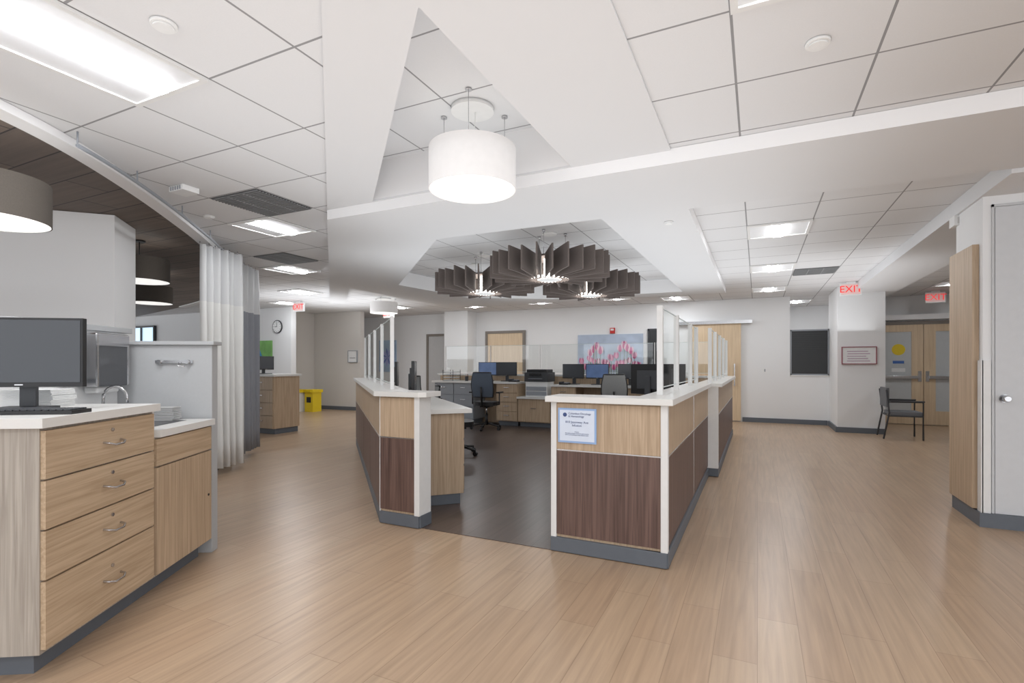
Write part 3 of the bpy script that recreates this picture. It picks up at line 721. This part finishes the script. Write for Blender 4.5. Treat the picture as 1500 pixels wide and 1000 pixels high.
b = B('partition_bay', rot=0); b.box(-6.2, -4.95, 8.9, 9.0, 0, 1.42, PART); b.box(-6.22, -4.93, 8.88, 9.02, 1.42, 1.45, PART); b.box(-6.21, -4.94, 8.89, 9.01, 0, .1, BASE); b.done(.003)

b = B('supply_cabinet', (-4.52, 9.75, 0), ROOM)
b.box(-.35, .32, -.28, .3, .1, 1.06, OAK); b.box(-.33, .30, -.24, .28, 0, .1, BASE); b.box(-.38, .35, -.31, .33, 1.06, 1.1, SOLID)
for k in range(4): b.box(-.34, .31, -.3, -.28, .11+k*.235, .335+k*.235, OAK); b.box(-.06, .06, -.325, -.315, .24+k*.235, .25+k*.235, CHROME); b.box(-.06, -.05, -.32, -.3, .24+k*.235, .25+k*.235, CHROME); b.box(.05, .06, -.32, -.3, .24+k*.235, .25+k*.235, CHROME)
b.done(.002)
monitor(-4.74, 9.85, 1.1, 1.3, w=.42, h=.26, zb=.08)
def bin_(x, y, col, lid, rot=0, n='medical_waste_bin'):
    b = B(n, (x, y, 0), rot)
    b.prism([(-.15, -.15), (.15, -.15), (.15, .15), (-.15, .15)], .0, .52, col)
    b.prism([(-.18, -.18), (.18, -.18), (.18, .18), (-.18, .18)], .52, .60, lid); b.box(-.1, .1, -.195, -.18, .54, .57, lid); b.box(-.08, .08, -.153, -.15, .25, .4, BLACK if col is YEL else GREYC)
    b.done(.012)
bin_(-5.82, 13.95, WHITEP, YEL, ROOM); bin_(-5.42, 13.95, YEL, YEL, ROOM)

# ---------------------------------------------------------------- wall art
def frame(name, s0, s1, a, z0, z1, m, fr=None):
    a -= .002
    b = B(name, rot=ROOM); b.box(s0, s1, a-.028, a, z0, z1, m)
    if fr:
        for q in ((s0-.015, s0, z0-.015, z1+.015), (s1, s1+.015, z0-.015, z1+.015), (s0, s1, z0-.015, z0), (s0, s1, z1, z1+.015)): b.box(q[0], q[1], a-.04, a, q[2], q[3], fr)
    return b
def flat(b, pts, y, m): b.face([(x, y, z) for x, z in pts], m)
SKY = mat('painting_sky', (180, 194, 214), .7, var=.35, nscale=2.5)
PK = [mat('tulip_pink_a', (196, 92, 142), .7, var=.2, nscale=14), mat('tulip_pink_b', (220, 156, 186), .7, var=.15, nscale=12), mat('tulip_pink_c', (156, 54, 108), .7, var=.2, nscale=14), mat('tulip_pale', (228, 196, 210), .7, var=.1, nscale=12)]
GRN = mat('tulip_green', (112, 130, 108), .7, var=.2, nscale=10)
b = frame('tulip_painting', -4.15, -2.50, 12.6, 1.03, 2.03, SKY); y = 12.568
random.seed(11)
for i in range(34):
    big = i % 4 == 3
    x = -4.05+1.45*((i*13) % 34)/33+random.uniform(-.02, .02); z = random.uniform(1.1, 1.42) if not big else random.uniform(1.45, 1.7); r = random.uniform(.085, .10) if big else random.uniform(.06, .08); yy = y-.001*i
    b.face([(x-.008, yy, 1.04), (x+.008, yy, 1.04), (x+.005, yy, z), (x-.005, yy, z)], GRN)
    m0 = PK[i % 4]; m1 = PK[(i+1) % 4]
    for j, (tip, w_, mm) in enumerate(((-.5, .42, m0), (.5, .42, m0), (0, .45, m1))):
        n = 8; Lf, Rt = [], []
        for k in range(1, n):
            t = k/n; wd = w_*r*math.sin(math.pi*t**.6)**.8; cx = x+tip*r*math.sin(t*2.2); cz = z+r*2.3*t
            Lf.append((cx-wd, yy-.00025*(j+1), cz)); Rt.append((cx+wd, yy-.00025*(j+1), cz))
        b.face([(x, yy-.00025*(j+1), z)]+Rt+[(x+tip*r*.8, yy-.00025*(j+1), z+2.3*r)]+Lf[::-1], mm)
b.done(recalc=False)
b = frame('blue_flower_painting', -10.6, -9.95, 12.6, 1.05, 2.02, mat('painting_pale_blue', (170, 195, 222), .7, var=.2, nscale=3))
BF = mat('petal_blue', (110, 122, 200), .7, var=.3, nscale=12)
for k in range(11):
    t = k*2*math.pi/11; cx, cz = -10.27, 1.5; r = .3
    flat(b, [(cx, cz), (cx+r*.6*math.cos(t-.2), cz+r*.6*math.sin(t-.2)), (cx+r*math.cos(t), cz+r*math.sin(t)), (cx+r*.6*math.cos(t+.2), cz+r*.6*math.sin(t+.2))], 12.566-.0006*k, BF if k % 2 else mat('petal_light', (170, 170, 225), .7))
b.done(recalc=False)
b = frame('landscape_painting', -12.1, -11.35, 9.3, 1.18, 1.9, mat('painting_green', (120, 176, 96), .7, var=.5, nscale=4))
flat(b, [(-12.1, 1.18), (-11.85, 1.18), (-11.7, 1.5), (-11.9, 1.9), (-12.1, 1.9)], 9.265, mat('painting_cyan', (60, 140, 190), .7, var=.3, nscale=5)); b.done(recalc=False)
b = frame('framed_notice', 1.45, 1.97, 11.43, 1.30, 1.60, WHITEP, mat('frame_red_brown', (150, 90, 100), .5))
for i in range(5): b.box(1.52+.01*(i % 2), 1.88-.03*(i % 3), 11.396, 11.4, 1.34+i*.045, 1.355+i*.045, mat('map_ink', (190, 165, 185), .6))
b.done()
b = frame('framed_notice', -10.3, -10.0, 10.95, 1.35, 1.65, WHITEP, GREYC); b.box(-10.25, -10.05, 10.915, 10.92, 1.45, 1.47, GREYC); b.done()
b = B('wall_clock', SA(-11.15, 9.298)+(2.25,), ROOM)
T = Matrix.Rotation(math.pi/2, 4, 'X'); b.cyl(0, 0, 0, .03, .17, DGREY, 36, T=T); b.cyl(0, 0, .03, .034, .15, WHITEP, 36, T=T)
b.box(-.005, .005, -.038, -.035, 0, .11, BLACK); b.box(-.08, .01, -.038, -.035, -.006, .006, BLACK)
for k in range(12): tt = k*math.pi/6; b.box(-.004, .004, -.037, -.034, .115, .14, BLACK, Matrix.Rotation(tt, 4, 'Y'))
b.done()
b = B('fire_alarm', SA(-3.25, 12.598)+(2.12,), ROOM); b.box(-.06, .06, -.05, 0, -.07, .07, mat('alarm_red', (196, 44, 40), .4)); b.box(-.04, .04, -.06, -.05, 0, .05, WHITEP); b.done(.004)
b = B('light_switch_plate', SA(.15, 12.598)+(1.15,), ROOM); b.box(-.04, .04, -.008, 0, -.06, .06, WHITEP); b.box(-.012, .012, -.014, -.008, -.03, .03, GREYC); b.done()
b = B('window_3', rot=ROOM); b.box(-17.6, -16.4, 9.26, 9.298, 1.2, 2.4, mat('window_daylight', (190, 215, 235), .3, emit=.9)); b.box(-17.05, -17.0, 9.22, 9.26, 1.2, 2.4, DGREY)
for q in ((-17.65, -17.6, 1.15, 2.45), (-16.4, -16.35, 1.15, 2.45), (-17.6, -16.4, 1.15, 1.2), (-17.6, -16.4, 2.4, 2.45)): b.box(q[0], q[1], 9.22, 9.298, q[2], q[3], DGREY)
b.done()

# ---------------------------------------------------------------- lights, world, camera
def fill_uplight(x, y, sx, sy, p, z=1.9):  # unseen fill added to brighten the ceilings; not a fixture of the room
    l = bpy.data.lights.new('fill_uplight', 'AREA'); l.shape = 'RECTANGLE'; l.size = sx; l.size_y = sy; l.energy = p; l.color = (.95, .975, 1)
    o = bpy.data.objects.new('fill_uplight', l); sc.collection.objects.link(o)
    o.matrix_world = GM @ Matrix.Translation((x, y, z)) @ Matrix.Rotation(ROOM, 4, 'Z') @ Matrix.Rotation(math.pi, 4, 'X')
fill_uplight(-.5, 2.6, 4.0, 5.0, 34)
fill_uplight(1.2, 7.4, 5, 5, 56)
fill_uplight(5.2, 8.2, 1.6, 3.5, 14)
fill_uplight(-4.1, 11.6, 2.4, 3, 28)
w = bpy.data.worlds.new('World'); sc.world = w; w.use_nodes = True
bg = w.node_tree.nodes['Background']; bg.inputs[0].default_value = (.93, .96, 1, 1); bg.inputs[1].default_value = 1.75
cam = bpy.data.cameras.new('Camera'); cam.lens = 18.0; cam.sensor_width = 36; cam.shift_y = 33/1500
cam.clip_start = .05; cam.clip_end = 100
co = bpy.data.objects.new('Camera', cam); sc.collection.objects.link(co)
co.matrix_world = GM @ Matrix.Translation((0, 0, 1.29)) @ Matrix.Rotation(math.pi/2, 4, 'X')
sc.camera = co
